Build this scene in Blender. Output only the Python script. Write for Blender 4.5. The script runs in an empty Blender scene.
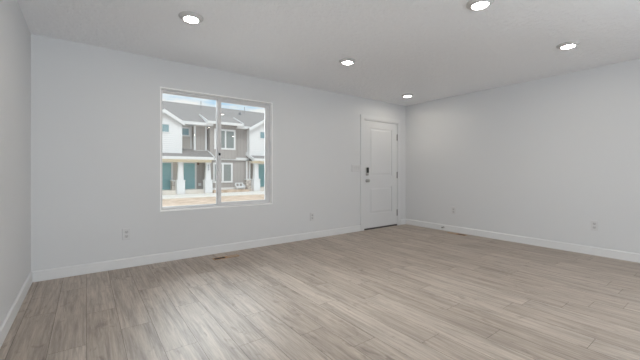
import bpy, bmesh, math, random
from mathutils import Vector, Matrix

S = bpy.context.scene
C = S.collection
random.seed(7)

# ------------------------------------------------------------------ camera
cam = bpy.data.cameras.new('camera')
cam.sensor_width = 36.0
cam.lens = 17.70
cam.shift_y = -0.0137
cam.clip_start = 0.02
cam.clip_end = 400
cam_ob = bpy.data.objects.new('camera', cam)
cam_ob.location = (0.438, -4.170, 1.091)
cam_ob.rotation_euler = (math.radians(90), 0, -math.radians(36.603))
C.objects.link(cam_ob)
S.camera = cam_ob

# ------------------------------------------------------------------ exposure
S.view_settings.view_transform = 'Standard'
S.view_settings.look = 'None'
S.view_settings.exposure = 0.0
S.view_settings.gamma = 1.0
S.view_settings.use_curve_mapping = False
S.cycles.max_bounces = 16
S.cycles.diffuse_bounces = 10
S.cycles.transparent_max_bounces = 16

# ------------------------------------------------------------------ world: bright sky with broken white cloud
W = bpy.data.worlds.new('sky')
S.world = W
W.use_nodes = True
nt = W.node_tree
nt.nodes.clear()
def wn(t, **k):
    n = nt.nodes.new(t)
    for a, b in k.items(): setattr(n, a, b)
    return n
out = wn('ShaderNodeOutputWorld'); bg = wn('ShaderNodeBackground')
tc = wn('ShaderNodeTexCoord'); mp = wn('ShaderNodeMapping')
mp.inputs['Scale'].default_value = (1.6, 1.6, 9.0)
mp.inputs['Location'].default_value = (0.35, 0.1, 0.55)
nz = wn('ShaderNodeTexNoise'); nz.inputs['Scale'].default_value = 3.2
nz.inputs['Detail'].default_value = 6; nz.inputs['Roughness'].default_value = 0.55
rp = wn('ShaderNodeValToRGB')
rp.color_ramp.elements[0].position = 0.35; rp.color_ramp.elements[0].color = (0, 0, 0, 1)
rp.color_ramp.elements[1].position = 0.54; rp.color_ramp.elements[1].color = (1, 1, 1, 1)
mx = wn('ShaderNodeMix', data_type='RGBA')
mx.inputs[6].default_value = (0.50, 0.74, 0.95, 1)
mx.inputs[7].default_value = (0.98, 0.98, 0.98, 1)
nt.links.new(tc.outputs['Generated'], mp.inputs[0]); nt.links.new(mp.outputs[0], nz.inputs['Vector'])
nt.links.new(nz.outputs['Fac'], rp.inputs[0]); nt.links.new(rp.outputs[0], mx.inputs[0])
nt.links.new(mx.outputs[2], bg.inputs[0])
# sky band above the view, brightened to put glare on the floor
SKY_BASE, SKY_HIGH = 1.0, 5.5
sx = wn('ShaderNodeSeparateXYZ'); nt.links.new(tc.outputs['Generated'], sx.inputs[0])
up = wn('ShaderNodeMapRange', interpolation_type='SMOOTHSTEP')
up.inputs['From Min'].default_value = 0.25; up.inputs['From Max'].default_value = 0.34
nt.links.new(sx.outputs['Z'], up.inputs['Value'])
dt = wn('ShaderNodeVectorMath', operation='DOT_PRODUCT'); dt.inputs[1].default_value = (0.30, 0.954, 0.0)
nt.links.new(tc.outputs['Generated'], dt.inputs[0])
az = wn('ShaderNodeMapRange', interpolation_type='SMOOTHSTEP')
az.inputs['From Min'].default_value = 0.0; az.inputs['From Max'].default_value = 0.55
nt.links.new(dt.outputs['Value'], az.inputs['Value'])
dn = wn('ShaderNodeMapRange', interpolation_type='SMOOTHSTEP')
dn.inputs['From Min'].default_value = 0.36; dn.inputs['From Max'].default_value = 0.56; dn.inputs['To Min'].default_value = 1.0; dn.inputs['To Max'].default_value = 0.12
nt.links.new(sx.outputs['Z'], dn.inputs['Value'])
bd = wn('ShaderNodeMath', operation='MULTIPLY'); nt.links.new(up.outputs[0], bd.inputs[0]); nt.links.new(dn.outputs[0], bd.inputs[1])
ml = wn('ShaderNodeMath', operation='MULTIPLY'); nt.links.new(bd.outputs[0], ml.inputs[0]); nt.links.new(az.outputs[0], ml.inputs[1])
st = wn('ShaderNodeMath', operation='MULTIPLY_ADD'); st.inputs[1].default_value = SKY_HIGH; st.inputs[2].default_value = SKY_BASE
nt.links.new(ml.outputs[0], st.inputs[0]); nt.links.new(st.outputs[0], bg.inputs['Strength'])
nt.links.new(bg.outputs[0], out.inputs[0])

# ------------------------------------------------------------------ sun (veiled by cloud, so very soft)
sd = bpy.data.lights.new('sun', 'SUN')
sd.energy = 1.45; sd.angle = math.radians(25); sd.color = (1.0, 0.97, 0.93)
so = bpy.data.objects.new('sun', sd); C.objects.link(so)
so.rotation_euler = (math.radians(38), 0, math.radians(-18))

# ------------------------------------------------------------------ added fill lamps: three at invented windows behind the camera, one over the street
def fill_lamp(name, loc, rot, w, h, e, col=(0.90, 0.95, 1.0)):
    l = bpy.data.lights.new(name, 'AREA'); l.shape = 'RECTANGLE'
    l.size = w; l.size_y = h; l.energy = e; l.color = col
    o = bpy.data.objects.new(name, l); C.objects.link(o)
    o.location = loc; o.rotation_euler = rot
    return o
R90 = math.radians(90)
REAR_E, SIDE_E, LEFT_E, LAMP_L = 180.0, 82.0, 66.0, 132.0
STREET_E = 640.0
TILT = math.radians(42)                                  # aims the rear fill lamp up at the ceiling, the side ones down
fill_lamp('fill_rear', (1.30, -8.60, 0.75), (R90+TILT, 0, 0), 2.0, 1.6, REAR_E)             # shines +Y
fill_lamp('fill_side', (6.25, -5.00, 1.2), (R90-TILT*0.4, 0, R90), 1.7, 1.5, SIDE_E)           # shines -X
# added area lamp above the street, out of view, brightens the floor through window_1
_d = Vector((1.8, 0.4, 0.3))-Vector((1.4, 2.4, 3.9))
fill_lamp('fill_street', (1.4, 2.4, 3.9), _d.to_track_quat('-Z', 'Y').to_euler(), 3.4, 2.0, STREET_E, (0.95, 0.98, 1.0))
fill_lamp('fill_left', (-0.50, -6.10, 0.85), (R90-TILT*0.4, 0, -R90), 2.2, 1.5, LEFT_E)     # shines +X

# ================================================================== helpers
def mat(name, col, rough=0.5, metal=0.0, spec=0.5):
    m = bpy.data.materials.new(name); m.use_nodes = True
    b = m.node_tree.nodes['Principled BSDF']
    b.inputs['Base Color'].default_value = (*col, 1)
    b.inputs['Roughness'].default_value = rough
    b.inputs['Metallic'].default_value = metal
    b.inputs['Specular IOR Level'].default_value = spec
    return m
def srgb(r, g, b):
    f = lambda c: c/12.92 if c <= 0.04045 else ((c+0.055)/1.055)**2.4
    return tuple(f(x/255) for x in (r, g, b))
def bump(m, scale, strength, dist=0.002, detail=4, vec_scale=None, kind='noise', ramp=None):
    n = m.node_tree; b = n.nodes['Principled BSDF']
    t = n.nodes.new('ShaderNodeTexCoord'); k = n.nodes.new('ShaderNodeMapping')
    if vec_scale: k.inputs['Scale'].default_value = vec_scale
    z = n.nodes.new('ShaderNodeTexNoise'); z.inputs['Scale'].default_value = scale; z.inputs['Detail'].default_value = detail
    p = n.nodes.new('ShaderNodeBump'); p.inputs['Strength'].default_value = strength; p.inputs['Distance'].default_value = dist
    n.links.new(t.outputs['Object'], k.inputs[0]); n.links.new(k.outputs[0], z.inputs['Vector'])
    src = z.outputs['Fac']
    if ramp:
        r = n.nodes.new('ShaderNodeValToRGB'); r.color_ramp.elements[0].position = ramp[0]; r.color_ramp.elements[1].position = ramp[1]
        n.links.new(src, r.inputs[0]); src = r.outputs[0]
    n.links.new(src, p.inputs['Height']); n.links.new(p.outputs[0], b.inputs['Normal'])
    return m
def mottled(m, a, b_, scale, vec_scale=(1, 1, 1), lo=0.3, hi=0.7, detail=5):
    n = m.node_tree; b = n.nodes['Principled BSDF']
    t = n.nodes.new('ShaderNodeTexCoord'); k = n.nodes.new('ShaderNodeMapping'); k.inputs['Scale'].default_value = vec_scale
    z = n.nodes.new('ShaderNodeTexNoise'); z.inputs['Scale'].default_value = scale; z.inputs['Detail'].default_value = detail
    r = n.nodes.new('ShaderNodeValToRGB')
    r.color_ramp.elements[0].position = lo; r.color_ramp.elements[0].color = (*a, 1)
    r.color_ramp.elements[1].position = hi; r.color_ramp.elements[1].color = (*b_, 1)
    n.links.new(t.outputs['Object'], k.inputs[0]); n.links.new(k.outputs[0], z.inputs['Vector'])
    n.links.new(z.outputs['Fac'], r.inputs[0]); n.links.new(r.outputs[0], b.inputs['Base Color'])
    return m
def lines(m, a, b_, axis, pitch, width=0.12, soft=0.05):
    """thin regular joint lines (lap siding, battens) across one object axis"""
    n = m.node_tree; b = n.nodes['Principled BSDF']
    t = n.nodes.new('ShaderNodeTexCoord'); s = n.nodes.new('ShaderNodeSeparateXYZ')
    d = n.nodes.new('ShaderNodeMath'); d.operation = 'DIVIDE'; d.inputs[1].default_value = pitch
    f = n.nodes.new('ShaderNodeMath'); f.operation = 'FRACT'
    r = n.nodes.new('ShaderNodeValToRGB')
    r.color_ramp.elements[0].position = width; r.color_ramp.elements[0].color = (*a, 1)
    r.color_ramp.elements[1].position = width+soft; r.color_ramp.elements[1].color = (*b_, 1)
    n.links.new(t.outputs['Object'], s.inputs[0]); n.links.new(s.outputs['XYZ'.index(axis)], d.inputs[0])
    n.links.new(d.outputs[0], f.inputs[0]); n.links.new(f.outputs[0], r.inputs[0]); n.links.new(r.outputs[0], b.inputs['Base Color'])
    return m

def BM(): return bmesh.new()
def quadbox(bm, P, mi=0):
    """P: 8 points, bottom ring then top ring"""
    v = [bm.verts.new(p) for p in P]
    for f in ((3, 2, 1, 0), (4, 5, 6, 7), (0, 1, 5, 4), (1, 2, 6, 5), (2, 3, 7, 6), (3, 0, 4, 7)):
        bm.faces.new([v[i] for i in f]).material_index = mi
    return v
def box(bm, x0, x1, y0, y1, z0, z1, mi=0):
    x0, x1 = min(x0, x1), max(x0, x1); y0, y1 = min(y0, y1), max(y0, y1); z0, z1 = min(z0, z1), max(z0, z1)
    return quadbox(bm, [(x0, y0, z0), (x1, y0, z0), (x1, y1, z0), (x0, y1, z0), (x0, y0, z1), (x1, y0, z1), (x1, y1, z1), (x0, y1, z1)], mi)
def prism(bm, poly, axis, a, b):
    """poly in the two other axes, extruded from a to b along axis"""
    def P(p, t):
        return {'x': (t, p[0], p[1]), 'y': (p[0], t, p[1]), 'z': (p[0], p[1], t)}[axis]
    A = [bm.verts.new(P(p, a)) for p in poly]; B = [bm.verts.new(P(p, b)) for p in poly]
    bm.faces.new(A); bm.faces.new(B[::-1])
    n = len(poly)
    for i in range(n): bm.faces.new((A[i], B[i], B[(i+1) % n], A[(i+1) % n]))
def lathe(bm, prof, M=None, seg=40, cap0=True, cap1=True):
    """prof: (r, z) list round the local z axis"""
    M = M or Matrix.Identity(4); rings = []
    for r, z in prof:
        rings.append([bm.verts.new(M @ Vector((r*math.cos(2*math.pi*i/seg), r*math.sin(2*math.pi*i/seg), z))) for i in range(seg)])
    for a, b in zip(rings, rings[1:]):
        for i in range(seg): bm.faces.new((a[i], a[(i+1) % seg], b[(i+1) % seg], b[i]))
    if cap0: bm.faces.new(rings[0][::-1])
    if cap1: bm.faces.new(rings[-1])
def obj(name, bm, m, parent=None, bevel=0, smooth=False, segs=2):
    bmesh.ops.recalc_face_normals(bm, faces=bm.faces)
    me = bpy.data.meshes.new(name); bm.to_mesh(me); bm.free()
    for x in (m if isinstance(m, (list, tuple)) else [m]): me.materials.append(x)
    if smooth:
        for p in me.polygons: p.use_smooth = True
    o = bpy.data.objects.new(name, me); C.objects.link(o)
    if parent: o.parent = parent
    if bevel:
        b = o.modifiers.new('bevel', 'BEVEL'); b.width = bevel; b.segments = segs; b.limit_method = 'ANGLE'; b.angle_limit = math.radians(50)
    if smooth:
        e = o.modifiers.new('edges', 'EDGE_SPLIT'); e.split_angle = math.radians(40)
    return o
def struct(name, bm, m, label=None, parent=None, **k):
    o = obj(name, bm, m, parent, **k)
    if not parent:
        o['kind'] = 'structure'
        if label: o['label'] = label; o['category'] = name.split('_')[0]
    return o
def thing(name, label, cat, loc=(0, 0, 0), rot=(0, 0, 0), group=None):
    o = bpy.data.objects.new(name, None); o.empty_display_size = 0.1; C.objects.link(o)
    o.location = loc; o.rotation_euler = rot; o['label'] = label; o['category'] = cat
    if group: o['group'] = group
    return o
def dup(root, loc, rot, label):
    r = root.copy(); C.objects.link(r); r.location = loc; r.rotation_euler = rot; r['label'] = label
    for ch in list(root.children):
        c = ch.copy(); C.objects.link(c); c.parent = r
        for g in list(ch.children):
            d = g.copy(); C.objects.link(d); d.parent = c
    return r

# ================================================================== materials: room
m_wall = bump(mat('wall_paint', (0.63, 0.637, 0.65), 0.55, spec=0.3), 170, 0.14, 0.002, 3)
m_ceil = bump(mat('ceiling_knockdown', (0.84, 0.85, 0.875), 0.6, spec=0.25), 24, 0.55, 0.006, 5, ramp=(0.44, 0.62))
m_trim = mat('trim_white', (0.69, 0.695, 0.705), 0.42)
m_door = mat('door_white', (0.645, 0.652, 0.665), 0.42)
m_vinyl = mat('window_vinyl', (0.63, 0.63, 0.64), 0.4)
m_return_lit = mat('window_return_lit', (0.88, 0.88, 0.88), 0.6)  # lighter than the wall paint: window light put into the colour
m_plate = mat('plate_white', (0.60, 0.60, 0.61), 0.35)
m_socket = mat('socket_grey', (0.50, 0.50, 0.51), 0.4)
m_slot = mat('slot_dark', (0.10, 0.10, 0.10), 0.6)
m_nickel = mat('satin_nickel', (0.42, 0.41, 0.40), 0.32, 1.0)
m_hinge = mat('hinge_steel', (0.30, 0.30, 0.30), 0.4, 1.0)
m_black = mat('keypad_black', (0.015, 0.015, 0.017), 0.25)
m_bronze = mat('sill_bronze', (0.06, 0.05, 0.045), 0.5)
m_tan = mat('vent_tan', srgb(176, 138, 98), 0.5)
m_damper = mat('vent_pale_tan', srgb(172, 152, 130), 0.5)
m_duct = mat('duct_dark', (0.03, 0.032, 0.036), 0.8)
m_ring = mat('lamp_ring', (0.55, 0.55, 0.55), 0.45)
m_lens = bpy.data.materials.new('lamp_lens'); m_lens.use_nodes = True
_n = m_lens.node_tree; _n.nodes.clear()
_o = _n.nodes.new('ShaderNodeOutputMaterial'); _e = _n.nodes.new('ShaderNodeEmission')
_e.inputs[0].default_value = (1.0, 0.91, 0.77, 1); _e.inputs[1].default_value = LAMP_L
_n.links.new(_e.outputs[0], _o.inputs[0])
# clear glazing: real transmission plus the pane's own reflection
m_glass = bpy.data.materials.new('window_glass'); m_glass.use_nodes = True
_n = m_glass.node_tree; _n.nodes.clear()
_o = _n.nodes.new('ShaderNodeOutputMaterial'); _m = _n.nodes.new('ShaderNodeMixShader'); _f = _n.nodes.new('ShaderNodeFresnel')
_t = _n.nodes.new('ShaderNodeBsdfTransparent'); _g = _n.nodes.new('ShaderNodeBsdfGlossy')
_f.inputs[0].default_value = 1.45; _g.inputs['Roughness'].default_value = 0.01
_t.inputs[0].default_value = (0.97, 0.985, 0.98, 1)
_n.links.new(_f.outputs[0], _m.inputs[0]); _n.links.new(_t.outputs[0], _m.inputs[1]); _n.links.new(_g.outputs[0], _m.inputs[2]); _n.links.new(_m.outputs[0], _o.inputs[0])

# floor boards: greyed oak, each board with its own tone and its own grain
m_floor = bpy.data.materials.new('oak_planks'); m_floor.use_nodes = True
n = m_floor.node_tree; b = n.nodes['Principled BSDF']; L = n.links.new
at = n.nodes.new('ShaderNodeAttribute'); at.attribute_name = 'board'; at.attribute_type = 'GEOMETRY'
t = n.nodes.new('ShaderNodeTexCoord')
def noise(vs, scale, detail, rough=0.5, dist=0.0, woff=40.0):
    k = n.nodes.new('ShaderNodeMapping'); k.inputs['Scale'].default_value = vs; L(t.outputs['Object'], k.inputs[0])
    z = n.nodes.new('ShaderNodeTexNoise'); z.noise_dimensions = '4D'; z.inputs['Scale'].default_value = scale
    z.inputs['Detail'].default_value = detail; z.inputs['Roughness'].default_value = rough; z.inputs['Distortion'].default_value = dist
    w = n.nodes.new('ShaderNodeMath'); w.operation = 'MULTIPLY'; w.inputs[1].default_value = woff
    L(at.outputs['Fac'], w.inputs[0]); L(w.outputs[0], z.inputs['W']); L(k.outputs[0], z.inputs['Vector'])
    return z.outputs['Fac']
def ramp(src, stops):
    r = n.nodes.new('ShaderNodeValToRGB'); e = r.color_ramp.elements
    e[0].position, e[0].color = stops[0][0], (*stops[0][1], 1); e[1].position, e[1].color = stops[-1][0], (*stops[-1][1], 1)
    for p, c in stops[1:-1]:
        q = e.new(p); q.color = (*c, 1)
    L(src, r.inputs[0]); return r.outputs[0]
def mixc(kind, fac, a, c):
    x = n.nodes.new('ShaderNodeMix'); x.data_type = 'RGBA'; x.blend_type = kind
    if isinstance(fac, float): x.inputs[0].default_value = fac
    else: L(fac, x.inputs[0])
    L(a, x.inputs[6]); L(c, x.inputs[7]); return x.outputs[2]
base = ramp(at.outputs['Fac'], [(0.0, (0.400, 0.341, 0.291)), (0.5, (0.436, 0.375, 0.323)), (1.0, (0.474, 0.413, 0.359))])
streak = ramp(noise((13.0, 0.9, 1), 1.6, 5, 0.62, 0.9), [(0.30, (0.64, 0.63, 0.63)), (0.5, (0.98, 0.98, 0.98)), (0.70, (1.20, 1.20, 1.20))])
grain = ramp(noise((80, 3.6, 1), 1.0, 8, 0.75, 0.6), [(0.32, (0.68, 0.66, 0.65)), (0.64, (1.15, 1.15, 1.15))])
knots = ramp(noise((11, 5.0, 1), 1.0, 3, 0.6, 1.5, 77), [(0.58, (1, 1, 1)), (0.72, (0.62, 0.60, 0.59))])
c = mixc('MULTIPLY', 1.0, base, streak); c = mixc('MULTIPLY', 1.0, c, grain); c = mixc('MULTIPLY', 0.8, c, knots)
L(c, b.inputs['Base Color'])
b.inputs['Roughness'].default_value = 0.47
b.inputs['Specular IOR Level'].default_value = 0.5
m_gap = mat('board_gap', (0.12, 0.105, 0.09), 0.8)

# ================================================================== the room
LX, H, YB = 5.739, 2.44, -8.2          # right wall, ceiling height, rear wall
WX0, WX1, WZ0, WZ1 = 1.156, 2.649, 0.612, 2.098
DX0, DX1, DZ1 = 4.535, 5.490, 2.06     # door frame opening
T = 0.17

# floor: boards 190 mm wide and about 1.2 m long running away from the camera, end joints as laid
JO = {0: -.985, 1: -.49, 2: -1.18, 3: -1.61, 4: -.873, 5: -1.446, 6: -1.08, 7: -1.935, 8: -1.2, 9: -1.51, 10: -2.105, 11: -2.95, 12: -2.235, 13: -3.17, 14: -2.773, 15: -3.595, 16: -3.03, 18: -3.3, 20: -3.6, 22: -3.503}
bm = BM()
box(bm, 0, LX, YB, 0, -0.12, -0.004, 1)
lay = bm.faces.layers.float.new('board')
BLEN, G = 1.215, 0.0011
for k in range(-1, 31):
    x0, x1 = max(0.06+.19*k, 0.0)+G, min(0.06+.19*(k+1), LX)-G
    if x1-x0 < 0.01: continue
    j = JO.get(k, -random.uniform(0, BLEN))
    while j < 0: j += BLEN
    y1 = j
    while y1 > YB:
        ya, yb = max(y1-BLEN, YB)+G, min(y1, 0)-G
        if yb-ya > 0.01:
            f = bm.faces.new([bm.verts.new(p) for p in ((x0, ya, 0), (x1, ya, 0), (x1, yb, 0), (x0, yb, 0))])
            f[lay] = random.random()
        y1 -= BLEN
struct('floor', bm, [m_floor, m_gap], 'greyish oak plank floor running across the empty room')

bm = BM(); box(bm, -T, LX+T, YB-T, T, H, H+0.12)
struct('ceiling', bm, m_ceil, 'white textured ceiling with round flush lights')

KY0, KY1, KZ1 = -7.30, -4.90, 2.10                  # invented glass door in the left wall, behind the camera, to let light in
bm = BM(); box(bm, -T, 0, KY1, T, -0.12, H); box(bm, -T, 0, YB-T, KY0, -0.12, H); box(bm, -T, 0, KY0, KY1, KZ1, H); box(bm, -T, 0, KY0, KY1, -0.12, 0)
struct('wall_left', bm, m_wall, 'plain pale wall at the left edge')

bm = BM()
box(bm, 0, WX0, 0, T, -0.12, H); box(bm, WX0, WX1, 0, T, -0.12, WZ0); box(bm, WX0, WX1, 0, T, WZ1, H)
box(bm, WX1, DX0, 0, T, -0.12, H); box(bm, DX0, DX1, 0, T, DZ1, H); box(bm, DX1, LX+T, 0, T, -0.12, H)
struct('wall_back', bm, m_wall, 'pale grey wall holding the window and the white door')

SY0, SY1, SZ0, SZ1 = -5.80, -4.20, 0.25, 2.10      # invented side window, behind the camera, to let light in
bm = BM()
box(bm, LX, LX+T, SY1, 0, -0.12, H); box(bm, LX, LX+T, YB-T, SY0, -0.12, H)
box(bm, LX, LX+T, SY0, SY1, -0.12, SZ0); box(bm, LX, LX+T, SY0, SY1, SZ1, H)
struct('wall_right', bm, m_wall, 'pale grey blank wall on the right')

RX0, RX1, RZ1 = 0.15, 2.45, 2.10                   # invented sliding glass door in the rear wall, behind the camera
bm = BM()
box(bm, 0, RX0, YB-T, YB, -0.12, H); box(bm, RX1, LX, YB-T, YB, -0.12, H); box(bm, RX0, RX1, YB-T, YB, RZ1, H); box(bm, RX0, RX1, YB-T, YB, -0.12, 0)
struct('wall_front', bm, m_wall, 'pale grey wall behind the camera')

# baseboards: flat board with an eased top
BH, BT = 0.108, 0.014
prof = [(0, 0.0005), (-BT, 0.0005), (-BT, BH-0.011), (-BT+0.009, BH), (0, BH)]
bm = BM(); prism(bm, prof, 'x', 0.0005, 4.4445); prism(bm, prof, 'x', 5.5695, LX-0.0005)
struct('baseboard_back', bm, m_trim, 'white baseboard along the window wall')
bm = BM(); prism(bm, [(-q[0], q[1]) for q in prof], 'y', -0.0145, KY1+.03); prism(bm, [(-q[0], q[1]) for q in prof], 'y', KY0-.03, YB); struct('baseboard_left', bm, m_trim, 'white baseboard along the left wall')
bm = BM(); prism(bm, [(LX+q[0], q[1]) for q in prof], 'y', -0.0145, YB); struct('baseboard_right', bm, m_trim, 'white baseboard along the right wall')
bm = BM()
for a, c_ in ((BT, RX0-0.03), (RX1+0.03, LX-BT)): prism(bm, [(YB-q[0], q[1]) for q in prof], 'x', a, c_)
struct('baseboard_front', bm, m_trim, 'white baseboard behind the camera')

# ------------------------------------------------------------------ the sliding window
def frame(bm, u0, u1, z0, z1, w, y0, y1, wl=None, wr=None, wt=None, wb=None):
    wl, wr, wt, wb = (w if q is None else q for q in (wl, wr, wt, wb))
    box(bm, u0, u0+wl, y0, y1, z0, z1); box(bm, u1-wr, u1, y0, y1, z0, z1)
    box(bm, u0+wl, u1-wr, y0, y1, z0, z0+wb); box(bm, u0+wl, u1-wr, y0, y1, z1-wt, z1)
bm = BM()
frame(bm, WX0+.004, WX1-.004, WZ0+.004, WZ1-.004, 0.026, 0.072, 0.155)
win = struct('window_1', bm, m_vinyl, 'white vinyl sliding window looking out on the townhouses', bevel=0.003)
MX0, MX1 = 1.866, 1.920
bm = BM(); frame(bm, WX0+.029, MX0+.045, WZ0+.029, WZ1-.029, 0.008, 0.118, 0.146, wr=0.045)
fx = obj('fixed_sash', bm, m_vinyl, win, bevel=0.002)
bm = BM(); box(bm, WX0+.036, MX0, 0.130, 0.134, WZ0+.036, WZ1-.036); obj('pane', bm, m_glass, fx)
bm = BM(); frame(bm, MX0, WX1-.029, WZ0+.029, WZ1-.029, 0.040, 0.080, 0.112, wl=0.052, wb=0.028, wt=0.034)
sl = obj('sliding_sash', bm, m_vinyl, win, bevel=0.003)
bm = BM(); box(bm, MX0+.052, WX1-.068, 0.094, 0.098, WZ0+.056, WZ1-.062); obj('pane', bm, m_glass, sl)
bm = BM(); box(bm, MX0+.014, MX0+.040, 0.070, 0.080, 1.305, 1.340); box(bm, MX0+.021, MX0+.033, 0.058, 0.070, 1.314, 1.331)
lk = obj('sash_lock', bm, m_duct, sl, bevel=0.003); lk['label'] = 'small dark sash lock on the meeting stile'

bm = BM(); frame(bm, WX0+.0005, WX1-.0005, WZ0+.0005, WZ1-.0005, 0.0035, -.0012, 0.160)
frame(bm, WX0-.008, WX1+.008, WZ0-.008, WZ1+.008, 0.0105, -.0022, -.0002)  # front bead, its white stands for light on the edges of the opening
struct('trim_2', bm, m_return_lit, 'return lining the window opening, window light painted in as white')

# invented glazing behind the camera, openings for the fill lamps
bm = BM(); frame(bm, RX0+.001, RX1-.001, 0.001, RZ1-.001, 0.05, YB-.14, YB-.06); box(bm, 1.26, 1.34, YB-.14, YB-.06, 0.05, RZ1-.05)
w2 = struct('window_added_rear', bm, m_vinyl, 'tall sliding glass door added behind the camera for fill light')
bm = BM(); box(bm, RX0+.05, 1.26, YB-.102, YB-.098, .05, RZ1-.05); box(bm, 1.34, RX1-.05, YB-.102, YB-.098, .05, RZ1-.05); obj('pane', bm, m_glass, w2)
bm = BM()
for y0, y1, z0, z1 in ((SY0+.001, SY0+.05, SZ0+.001, SZ1-.001), (SY1-.05, SY1-.001, SZ0+.001, SZ1-.001), (SY0+.05, SY1-.05, SZ0+.001, SZ0+.05), (SY0+.05, SY1-.05, SZ1-.05, SZ1-.001), (-5.04, -4.96, SZ0+.05, SZ1-.05)):
    box(bm, LX+.06, LX+.14, y0, y1, z0, z1)
w3 = struct('window_added_side', bm, m_vinyl, 'wide window added in the right wall behind the camera for fill light')
bm = BM(); box(bm, LX+.098, LX+.102, SY0+.05, -5.04, SZ0+.05, SZ1-.05); box(bm, LX+.098, LX+.102, -4.96, SY1-.05, SZ0+.05, SZ1-.05); obj('pane', bm, m_glass, w3)

bm = BM()
for y0, y1, z0, z1 in ((KY0+.001, KY0+.06, .001, KZ1-.001), (KY1-.06, KY1-.001, .001, KZ1-.001), (KY0+.06, KY1-.06, .001, .06), (KY0+.06, KY1-.06, KZ1-.06, KZ1-.001), (-6.14, -6.06, .06, KZ1-.06)):
    box(bm, -.14, -.06, y0, y1, z0, z1)
w4 = struct('window_added_left', bm, m_vinyl, 'tall glass door added in the left wall behind the camera for fill light')
bm = BM(); box(bm, -.102, -.098, KY0+.06, -6.14, .06, KZ1-.06); box(bm, -.102, -.098, -6.06, KY1-.06, .06, KZ1-.06); obj('pane', bm, m_glass, w4)

# ------------------------------------------------------------------ the entry door
def panel_door(x0, x1, z0, z1, yf, yb, panels):
    """slab whose front face carries sunk panels with a raised field"""
    bm = BM(); box(bm, x0, x1, yf+.009, yb, z0, z1)
    xs = [x0, panels[0][0], panels[0][1], x1]
    box(bm, x0, xs[1], yf, yf+.009, z0, z1); box(bm, xs[2], x1, yf, yf+.009, z0, z1)
    zz = z0
    for (a, c_, p, q) in sorted(panels, key=lambda s: s[2]):
        box(bm, xs[1], xs[2], yf, yf+.009, zz, p); zz = q
    box(bm, xs[1], xs[2], yf, yf+.009, zz, z1)
    for (a, c_, p, q) in panels:                     # bevelled raised field
        o, i = 0.018, 0.045
        quadbox(bm, [(a+o, yf+.009, p+o), (c_-o, yf+.009, p+o), (c_-o, yf+.009, q-o), (a+o, yf+.009, q-o),
                     (a+i, yf+.002, p+i), (c_-i, yf+.002, p+i), (c_-i, yf+.002, q-i), (a+i, yf+.002, q-i)])
    return bm
door = struct('door_1', panel_door(4.556, 5.470, 0.030, 2.035, 0.004, 0.044, [(4.705, 5.315, 1.010, 1.905), (4.705, 5.315, 0.290, 0.790)]), m_door,
              'white two panel entry door beside the room corner')
bm = BM()                                            # jamb
box(bm, DX0+.001, 4.552, 0.0, T-.02, 0, DZ1-.001); box(bm, 5.474, DX1-.001, 0.0, T-.02, 0, DZ1-.001); box(bm, 4.552, 5.474, 0.0, T-.02, 2.044, DZ1-.001)
box(bm, 4.552, 5.474, 0.047, 0.062, 0.03, 2.030)     # stop / weather strip behind the slab
jm = obj('jamb', bm, m_trim, door)
bm = BM(); box(bm, 4.553, 5.473, -0.006, T-.02, 0.0005, 0.026); sill = obj('threshold', bm, m_bronze, door, bevel=0.004); sill['label'] = 'dark bronze threshold'
for z in (1.770, 1.015, 0.260):
    bm = BM(); box(bm, 5.462, 5.484, -0.001, 0.004, z-.062, z+.062)
    lathe(bm, [(0.008, -.064), (0.008, .064)], Matrix.Translation((5.472, -0.006, z)), 14)
    h = obj('hinge', bm, m_hinge, door); h['label'] = 'grey steel hinge'
bm = BM(); box(bm, 4.588, 4.652, -0.022, 0.004, 1.010, 1.165); lkp = obj('keypad_lock', bm, m_nickel, door, bevel=0.010, segs=3); lkp['label'] = 'keypad deadbolt, dark keypad in a nickel case'
bm = BM(); box(bm, 4.592, 4.648, -0.026, -0.021, 1.062, 1.160); kp = obj('keypad', bm, m_black, lkp, bevel=0.004)
bm = BM(); lathe(bm, [(0.016, 0), (0.016, 0.006), (0.013, 0.009)], Matrix.Translation((4.620, -0.021, 1.036)) @ Matrix.Rotation(math.radians(90), 4, 'X'), 24); obj('turn_button', bm, m_nickel, lkp, smooth=True)
bm = BM(); Mx = Matrix.Translation((4.620, 0.004, 0.915)) @ Matrix.Rotation(math.radians(90), 4, 'X')
lathe(bm, [(0.033, 0), (0.033, 0.006), (0.028, 0.010), (0.011, 0.014), (0.011, 0.030), (0.022, 0.036), (0.029, 0.048), (0.028, 0.060), (0.018, 0.068), (0.004, 0.070)], Mx, 28)
kn = obj('door_knob', bm, m_nickel, door, smooth=True); kn['label'] = 'round satin nickel knob'

# flat casing round the door
bm = BM(); CY = -0.012
box(bm, 4.452, 4.540, CY, 0, 0.0005, 2.058); box(bm, 5.486, 5.562, CY, 0, 0.0005, 2.058); box(bm, 4.452, 5.562, CY-.002, 0, 2.058, 2.128)
struct('trim_1', bm, m_door, 'flat white casing round the entry door', bevel=0.0015)

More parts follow.
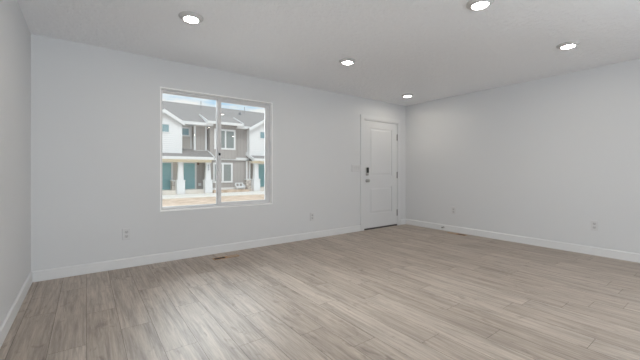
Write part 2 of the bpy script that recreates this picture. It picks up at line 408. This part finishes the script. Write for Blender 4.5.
# ------------------------------------------------------------------ flush ceiling lights
def make_light(loc, label):
    r = thing('ceiling_light', label, 'ceiling light', loc, group='round flush ceiling lights')
    bm = BM(); lathe(bm, [(0.102, -0.0004), (0.102, -0.004), (0.099, -0.007), (0.074, -0.021), (0.066, -0.025), (0.061, -0.025), (0.0595, -0.022), (0.0595, -0.0004)], seg=48, cap0=False, cap1=False)
    obj('trim_ring', bm, m_ring, r, smooth=True)
    bm = BM(); lathe(bm, [(0.059, -0.0008), (0.059, -0.0225), (0.048, -0.0245), (0.024, -0.0255)], seg=48)
    ln = obj('lens', bm, m_lens, r, smooth=True); ln['label'] = 'glowing white lens'
    return r
LI = [((1.175, -1.287, H), 'round flush ceiling light nearest the left wall'),
      ((3.003, -1.281, H), 'round flush ceiling light between the window and the door'),
      ((5.012, -0.615, H), 'small looking round ceiling light in front of the door, by the far corner'),
      ((2.970, -2.911, H), 'round ceiling light at the top edge, cut closest to the frame'),
      ((4.558, -3.054, H), 'round flush ceiling light nearest the right wall')]
l0 = make_light(*LI[0])
for loc, lb in LI[1:]: dup(l0, loc, (0, 0, 0), lb)
for loc, lb in (((1.3, -5.3, H), 'round flush ceiling light behind the camera, nearest the left glass door'), ((3.43, -5.28, H), 'round flush ceiling light just behind the camera, in mid ceiling'),
                ((3.57, -7.45, H), 'round flush ceiling light close to the wall behind the camera'), ((4.90, -7.20, H), 'round flush ceiling light in the corner behind the camera')):
    dup(l0, loc, (0, 0, 0), lb)

# ------------------------------------------------------------------ outlets, switches, door stop, floor registers
def make_outlet(loc, rot, label):
    r = thing('outlet', label, 'outlet', loc, rot, 'wall outlets')
    bm = BM(); box(bm, -.040, .040, -.009, 0, -.064, .064); obj('cover_plate', bm, m_plate, r, bevel=0.003)
    for z in (.024, -.024):
        bm = BM(); box(bm, -.017, .017, -.0105, -.008, z-.015, z+.015); s = obj('socket', bm, m_socket, r, bevel=0.004)
        bm = BM(); box(bm, -.0085, -.0055, -.0112, -.0104, z-.004, z+.007); box(bm, .0055, .0085, -.0112, -.0104, z-.004, z+.006); box(bm, -.003, .003, -.0112, -.0104, z-.012, z-.007)
        obj('slots', bm, m_slot, s)
    return r
o0 = make_outlet((0.804, 0, 0.380), (0, 0, 0), 'white double outlet on the back wall left of the window')
dup(o0, (3.375, 0, 0.357), (0, 0, 0), 'white double outlet on the back wall between window and door')
dup(o0, (LX, -1.064, 0.386), (0, 0, -R90), 'white double outlet on the right wall near the door corner')
dup(o0, (LX, -3.015, 0.386), (0, 0, -R90), 'white double outlet on the right wall, farther from the door')

r = thing('light_switch', 'wide white plate of four rocker switches left of the door', 'switch', (4.345, 0, 1.145))
bm = BM(); box(bm, -.106, .106, -.0090, 0, -.064, .064); obj('cover_plate', bm, m_plate, r, bevel=0.003)
for i in range(4):
    x = (i-1.5)*.046
    bm = BM(); quadbox(bm, [(x-.0165, -.0095, -.034), (x+.0165, -.0095, -.034), (x+.0165, -.008, -.034), (x-.0165, -.008, -.034), (x-.0165, -.0150, .034), (x+.0165, -.0150, .034), (x+.0165, -.008, .034), (x-.0165, -.008, .034)])
    obj('rocker', bm, m_plate, r)

r = thing('door_stop', 'short grey door stop on the right wall baseboard', 'door stop', (LX-BT, -0.875, 0.060), (0, -R90, 0))
bm = BM(); lathe(bm, [(0.016, 0), (0.016, 0.004), (0.006, 0.007), (0.006, 0.045)], seg=16); obj('rod', bm, m_nickel, r, smooth=True)
bm = BM(); lathe(bm, [(0.010, 0.043), (0.011, 0.047), (0.011, 0.057), (0.008, 0.060)], seg=16); obj('rubber_tip', bm, m_slot, r, smooth=True)

def make_register(loc, rot, label):
    r = thing('floor_vent', label, 'floor vent', loc, rot, 'open floor vents')
    bm = BM(); frame(bm, -.160, .160, 0, .085, .010, 0, .004)      # flat rim, laid down below
    for v in bm.verts: v.co = Vector((v.co.x, v.co.z-.0425, v.co.y+.0005))
    box(bm, -.012, .012, -.033, .033, .0005, .004)
    obj('rim', bm, m_tan, r)
    bm = BM(); box(bm, -.150, -.012, -.033, .033, .0003, .0016); d = obj('duct_opening', bm, m_duct, r); d['label'] = 'dark open half'
    bm = BM(); box(bm, .012, .150, -.033, .033, .0003, .0022); p = obj('damper_plate', bm, m_damper, r); p['label'] = 'pale tan closed half'
    return r
v0 = make_register((1.860, -0.262, 0), (0, 0, math.radians(0)), 'tan floor vent below the window by the back wall')
dup(v0, (5.610, -1.200, 0), (0, 0, R90), 'tan floor vent beside the right wall baseboard')

# ================================================================== outside
m_dirt = bump(mottled(mat('bare_dirt', srgb(205, 184, 164), 0.95, spec=0.1), srgb(190, 168, 148), srgb(226, 208, 192), 2.2, detail=8), 9, 0.5, 0.05, 6)
m_conc = mottled(mat('concrete', srgb(228, 226, 220), 0.9, spec=0.2), srgb(224, 222, 217), srgb(236, 234, 230), 1.5)
bm = BM(); box(bm, -60, 90, 0.25, 120, -0.95, -0.65)
struct('ground', bm, m_dirt, 'bare beige dirt outside the window')
bm = BM(); box(bm, -3, 8, 0.18, 4.2, -0.70, -0.55)
struct('patio', bm, mottled(mat('bounce_concrete', (0.72, 0.71, 0.69), 0.9, spec=0.2), (0.68, 0.67, 0.65), (0.75, 0.74, 0.72), 2.0), 'unseen pale concrete apron added below the window to bounce light up')  # added pale slab, out of view, bounces light up to the ceiling
bm = BM(); box(bm, -60, 90, 17.3, 20.4, -0.70, -0.60)
struct('sidewalk', bm, m_conc, 'pale concrete walk in front of the townhouses')

m_grey = lines(mat('grey_batten_siding', srgb(176, 171, 167), 0.8, spec=0.2), srgb(165, 161, 159), srgb(176, 172, 170), 'X', 0.30, 0.10)
m_beige = lines(mat('light_lap_siding', srgb(200, 195, 190), 0.8, spec=0.2), srgb(186, 181, 176), srgb(203, 198, 193), 'Z', 0.15, 0.12)
m_white = mat('white_trim', srgb(228, 230, 232), 0.6, spec=0.3)
m_shake = lines(mat('white_shake_siding', srgb(236, 239, 242), 0.8, spec=0.2), srgb(216, 219, 223), srgb(234, 236, 238), 'Z', 0.15, 0.15)
m_cream = mat('porch_cream', srgb(232, 224, 206), 0.8, spec=0.2)
m_shing = mottled(mat('grey_shingle', srgb(172, 169, 168), 0.95, spec=0.1), srgb(141, 138, 137), srgb(162, 159, 158), 5, (1, 2.5, 2.5), detail=6)
m_teal = mat('teal_door', srgb(146, 190, 198), 0.5)
m_stone = mottled(mat('stone_veneer', srgb(190, 184, 178), 0.9, spec=0.2), srgb(160, 154, 150), srgb(226, 220, 214), 4.0, (1, 1, 2.0), 0.38, 0.62)
m_pane = mat('house_glass', srgb(128, 158, 166), 0.05, spec=1.0)
m_lant = mat('lantern_brown', srgb(120, 98, 80), 0.6)
m_metal = mat('vent_grey', srgb(140, 142, 146), 0.5)
m_num = mat('number_grey', srgb(120, 124, 140), 0.6)

house = thing('townhouse', 'two storey row of grey and white townhouses seen through the window', 'townhouse', (8.4, 21.0, -0.65))
HO = Vector((8.4, 21.0, -0.65))
def hp(name, bm, m, parent=None, **k):
    for v in bm.verts: v.co -= HO
    return obj(name, bm, m, parent or house, **k)
YR, YM, YP = 22.3, 21.7, 21.45
# walls
bm = BM()
box(bm, -4, 8.4, YR, 24, -.65, 4.95); box(bm, 8.4, 11.75, YM, 24, -.65, 4.95); box(bm, 11.75, 24, YR, 24, -.65, 4.95)
box(bm, 8.42, 10.62, YP, YM, 2.15, 5.02)
box(bm, 7.36, 8.27, 21.9, YR, 2.72, 4.85)
hp('wall', bm, m_grey)
bm = BM(); box(bm, 6.16, 7.30, YR-.02, YR, 2.90, 4.85); box(bm, 5.80, 6.30, YR-.02, YR, -.33, 1.98); hp('light_siding_panel', bm, m_beige)
# main roof
def slab(bm, x0, x1, y0, z0, y1, z1, th=0.10):
    quadbox(bm, [(x0, y0, z0-th), (x1, y0, z0-th), (x1, y1, z1-th), (x0, y1, z1-th), (x0, y0, z0), (x1, y0, z0), (x1, y1, z1), (x0, y1, z1)])
bm = BM(); slab(bm, -5, 25, 21.15, 4.90, 26.0, 7.23); quadbox(bm, [(-5, 26, 7.13), (25, 26, 7.13), (25, 30.8, 4.8), (-5, 30.8, 4.8), (-5, 26, 7.23), (25, 26, 7.23), (25, 30.8, 4.9), (-5, 30.8, 4.9)])
hp('roof', bm, m_shing)
for x0, x1, yb in ((6.15, 8.60, YR), (10.60, 11.75, YM)):
    bm = BM(); box(bm, x0, x1, 21.12, 21.22, 4.70, 4.92); box(bm, x0, x1, 21.22, yb, 4.72, 4.76); hp('eave_gutter', bm, m_white)
# raised shed roof over the projecting window
bm = BM(); slab(bm, 8.10, 11.07, 20.92, 5.06, 23.2, 5.88, .05); hp('shed_roof', bm, m_shing)
bm = BM(); box(bm, 8.08, 11.09, 20.88, 20.93, 4.87, 5.07)
for xa in (8.05, 11.05): slab(bm, xa, xa+.05, 20.88, 5.09, 23.2, 5.92, .32)
box(bm, 8.10, 11.05, 20.93, YP, 4.88, 4.91); hp('shed_fascia', bm, m_white)
# gabled white bays
def bay(xc, hw):
    bm = BM(); xl, xr = xc-hw, xc+hw; ze, zp = 4.72, 5.44
    prism(bm, [(xl, 2.43), (xr, 2.43), (xr, ze), (xc, zp), (xl, ze)], 'y', 21.0, YR)
    g = hp('gable_bay', bm, m_shake); g['label'] = 'white shake gabled bay'
    bm = BM()
    for s in (-1, 1):                                   # rake boards and bay roof
        xo = xc+s*(hw+.19); zo = zp+.10-(hw+.19)*.60
        P = [(xc, 20.70, zp-.13), (xo, 20.70, zo-.22), (xo, 20.76, zo-.22), (xc, 20.76, zp-.13), (xc, 20.70, zp+.15), (xo, 20.70, zo+.05), (xo, 20.76, zo+.05), (xc, 20.76, zp+.15)]
        quadbox(bm, P)
    hp('rake_board', bm, m_white, )
    bm = BM()
    for s in (-1, 1):
        xo = xc+s*(hw+.19); zo = zp+.10-(hw+.19)*.60
        quadbox(bm, [(xc, 20.76, zp+.02), (xo, 20.76, zo-.08), (xo, 22.9, zo-.08), (xc, 22.9, zp+.02), (xc, 20.76, zp+.11), (xo, 20.76, zo+.01), (xo, 22.9, zo+.01), (xc, 22.9, zp+.11)])
    hp('bay_roof', bm, m_shing)
    for x in (xl, xr):
        bm = BM(); box(bm, x-.07, x+.07, 20.97, 21.03, 2.43, ze-.02); hp('corner_board', bm, m_white)
bay(4.965, 1.19); bay(12.89, 1.20)
m_pane_grey = mat('house_glass_curtained', srgb(140, 147, 146), 0.12, spec=0.8)
def window(x0, x1, z0, z1, y, tw=0.11, mull=None, mw=0.09):
    bm = BM(); frame(bm, x0, x1, z0, z1, tw, y-.05, y+.02)
    if mull: box(bm, mull-mw/2, mull+mw/2, y-.05, y+.02, z0+tw, z1-tw)
    f = hp('window', bm, m_white)
    bm = BM(); box(bm, x0+tw, x1-tw, y-.02, y+.01, z0+tw, z1-tw)
    for v in bm.verts: v.co -= HO
    p = obj('pane', bm, m_pane_grey if mull else m_pane, f)
window(4.62, 5.37, 3.90, 4.58, 21.0, .07)
window(12.55, 13.29, 3.91, 4.58, 21.0, .07)
window(6.40, 7.13, 3.85, 4.60, YR-.02, .12)
window(8.76, 10.55, 2.88, 4.56, YP, .14, 9.70, .12)
window(8.75, 10.40, 0.13, 1.80, YM, .14, 9.55, .16)
# trim boards on the upper wall
bm = BM()
box(bm, 7.29, 7.45, 21.86, 21.93, 2.66, 4.76); box(bm, 8.17, 8.33, 21.86, 21.93, 2.66, 4.76); box(bm, 7.29, 8.33, 21.86, 21.93, 2.66, 2.77)
box(bm, 6.16, 7.29, YR-.05, YR, 2.82, 2.90); box(bm, 7.14, 7.22, YR-.05, YR, 2.90, 4.72)
hp('wall_trim', bm, m_white)
bm = BM(); box(bm, 8.40, 11.85, YM-.13, YM, 2.02, 2.25); hp('belt_board', bm, m_white)
bm = BM(); box(bm, -4, 8.4, 21.0, YR, -.65, -.34); box(bm, 11.75, 24, 21.0, YR, -.65, -.34); hp('porch_slab', bm, m_conc)
bm = BM(); box(bm, 8.40, 11.75, YM-.05, YM, -.65, -.27); hp('foundation_board', bm, m_white)
bm = BM(); box(bm, 8.45, 11.40, 20.5, YM-.05, -.66, -.44); struct('ground_bed', bm, m_dirt, 'low bed of bare dirt against the townhouse wall')
# porch roofs with beam and ceiling
def porch(xa, xb, end):
    bm = BM(); slab(bm, xa, xb, 20.24, 2.17, YR, 2.905, .06); hp('porch_roof', bm, m_shing)
    bm = BM(); box(bm, xa, xb, 20.18, 20.25, 1.97, 2.17); slab(bm, end-.04, end+.04, 20.18, 2.20, 22.25, 2.93, .27); hp('porch_fascia', bm, m_white)
    bm = BM(); box(bm, xa+.03, xb-.03, 20.25, YR, 1.94, 1.97); box(bm, xa+.08, xb-.08, 20.63, 20.97, 1.765, 1.94); hp('porch_beam', bm, m_cream)
porch(-4, 8.39, 8.39); porch(11.63, 24, 11.63)
def entry(x0, x1):
    bm = panel_door(x0, x1, -.33, 1.72, YR-.05, YR, [(x0+.16, x1-.16, .75, 1.55), (x0+.16, x1-.16, -.10, .55)])
    d = hp('door', bm, m_teal); d['label'] = 'teal front door'
    bm = BM(); lathe(bm, [(.03, 0), (.03, .02), (.022, .05)], Matrix.Translation((x1-.08, YR-.05, .62)) @ Matrix.Rotation(R90, 4, 'X'), 14)
    for v in bm.verts: v.co -= HO
    obj('handle', bm, m_nickel, d)
    bm = BM(); frame(bm, x0-.13, x1+.13, -.34, 1.86, .13, YR-.07, YR, wb=.02); hp('door_casing', bm, m_white)
entry(4.85, 5.71); entry(6.62, 7.475); entry(13.06, 13.92)
def taper(bm, xc, yc, z0, z1, w0, w1):
    a, c_ = w0/2, w1/2
    quadbox(bm, [(xc-a, yc-a, z0), (xc+a, yc-a, z0), (xc+a, yc+a, z0), (xc-a, yc+a, z0), (xc-c_, yc-c_, z1), (xc+c_, yc-c_, z1), (xc+c_, yc+c_, z1), (xc-c_, yc+c_, z1)])
for xc in (4.07, 6.04, 8.06, 12.11, 14.08):
    bm = BM(); taper(bm, xc, 20.8, .43, 1.70, .40, .29); box(bm, xc-.18, xc+.18, 20.62, 20.98, 1.68, 1.765)
    col = hp('porch_column', bm, m_white)
    bm = BM(); box(bm, xc-.28, xc+.28, 20.52, 21.08, -.65, .35); box(bm, xc-.31, xc+.31, 20.49, 21.11, .35, .43)
    for v in bm.verts: v.co -= HO
    obj('pedestal', bm, m_white, col)
    if xc == 8.06:                                     # vertical house number, three characters
        for i in range(3):
            z = 1.55-i*.16; bm = BM(); yn = 20.655-(1.55-z)*.045
            for q in (-.055, 0, .055): box(bm, xc-.035, xc+.035, yn-.02, yn+.03, z+q-.008, z+q+.008)
            box(bm, xc+.025, xc+.04, yn-.02, yn+.03, z-.06, z+.06); box(bm, xc-.04, xc-.025, yn-.02, yn+.03, z-.06, z+.06)
            for v in bm.verts: v.co -= HO
            obj('house_number', bm, m_num, col)
# stone piers with white caps beside the columns, posts over the right one
for x0, x1 in ((5.60, 6.0), (11.47, 12.0)):
    bm = BM(); box(bm, x0, x1, 21.25, 21.95, -.65, .35); sp = hp('stone_pier', bm, m_stone); sp['label'] = 'stone veneer pier'
    bm = BM(); box(bm, x0-.03, x1+.03, 21.22, 21.98, .35, .43)
    for v in bm.verts: v.co -= HO
    obj('pier_cap', bm, m_white, sp)
bm = BM()
for x0, x1 in ((11.52, 11.63), (11.78, 11.90)): box(bm, x0, x1, 21.40, 21.52, .43, 1.95)
hp('porch_post', bm, m_white)
bm = BM(); box(bm, 11.63, 11.78, 21.45, 21.55, .43, 1.95); hp('post_infill', bm, m_grey)
bm = BM(); box(bm, 7.76, 7.97, YR-.06, YR, -.10, .12); hp('utility_box', bm, m_white)
bm = BM(); box(bm, 7.66, 7.78, YR-.16, YR, 1.60, 1.82); taper(bm, 7.72, YR-.08, 1.82, 1.90, .18, .06); hp('porch_lantern', bm, m_lant)
for x, y, z0, z1 in ((8.74, 25.0, 6.6, 7.42), (12.885, 25.0, 6.6, 7.38)):
    bm = BM(); lathe(bm, [(.024, z0), (.024, z1)], Matrix.Translation((x, y, 0)), 12); hp('vent_pipe', bm, m_metal)
bm = BM(); box(bm, 12.08, 12.24, 24.3, 24.5, 6.3, 6.66); hp('roof_vent', bm, m_metal)

# white bench against the grey wall
bt = thing('bench', 'low white bench against the grey townhouse wall outside', 'bench', (10.83, 21.2, -0.44))
def bp(name, bm):
    for v in bm.verts: v.co -= Vector((10.83, 21.2, -.44))
    return obj(name, bm, m_white, bt)
bm = BM(); frame(bm, 10.53, 11.20, -.24, .12, .075, 21.36, 21.42); box(bm, 10.825, 10.905, 21.36, 21.42, -.17, .05); bp('backrest', bm)
bm = BM(); box(bm, 10.50, 11.23, 20.98, 21.40, -.30, -.24); bp('seat', bm)
for x in (10.52, 11.15):
    for y in (21.0, 21.33): bm = BM(); box(bm, x, x+.06, y, y+.06, -.44, -.30); bp('leg', bm)
for x in (10.46, 11.20):
    bm = BM(); quadbox(bm, [(x, 20.98, -.28), (x+.07, 20.98, -.28), (x+.07, 21.40, -.28), (x, 21.40, -.28), (x, 20.98, -.18), (x+.07, 20.98, -.18), (x+.07, 21.40, 0.0), (x, 21.40, 0.0)]); bp('armrest', bm)
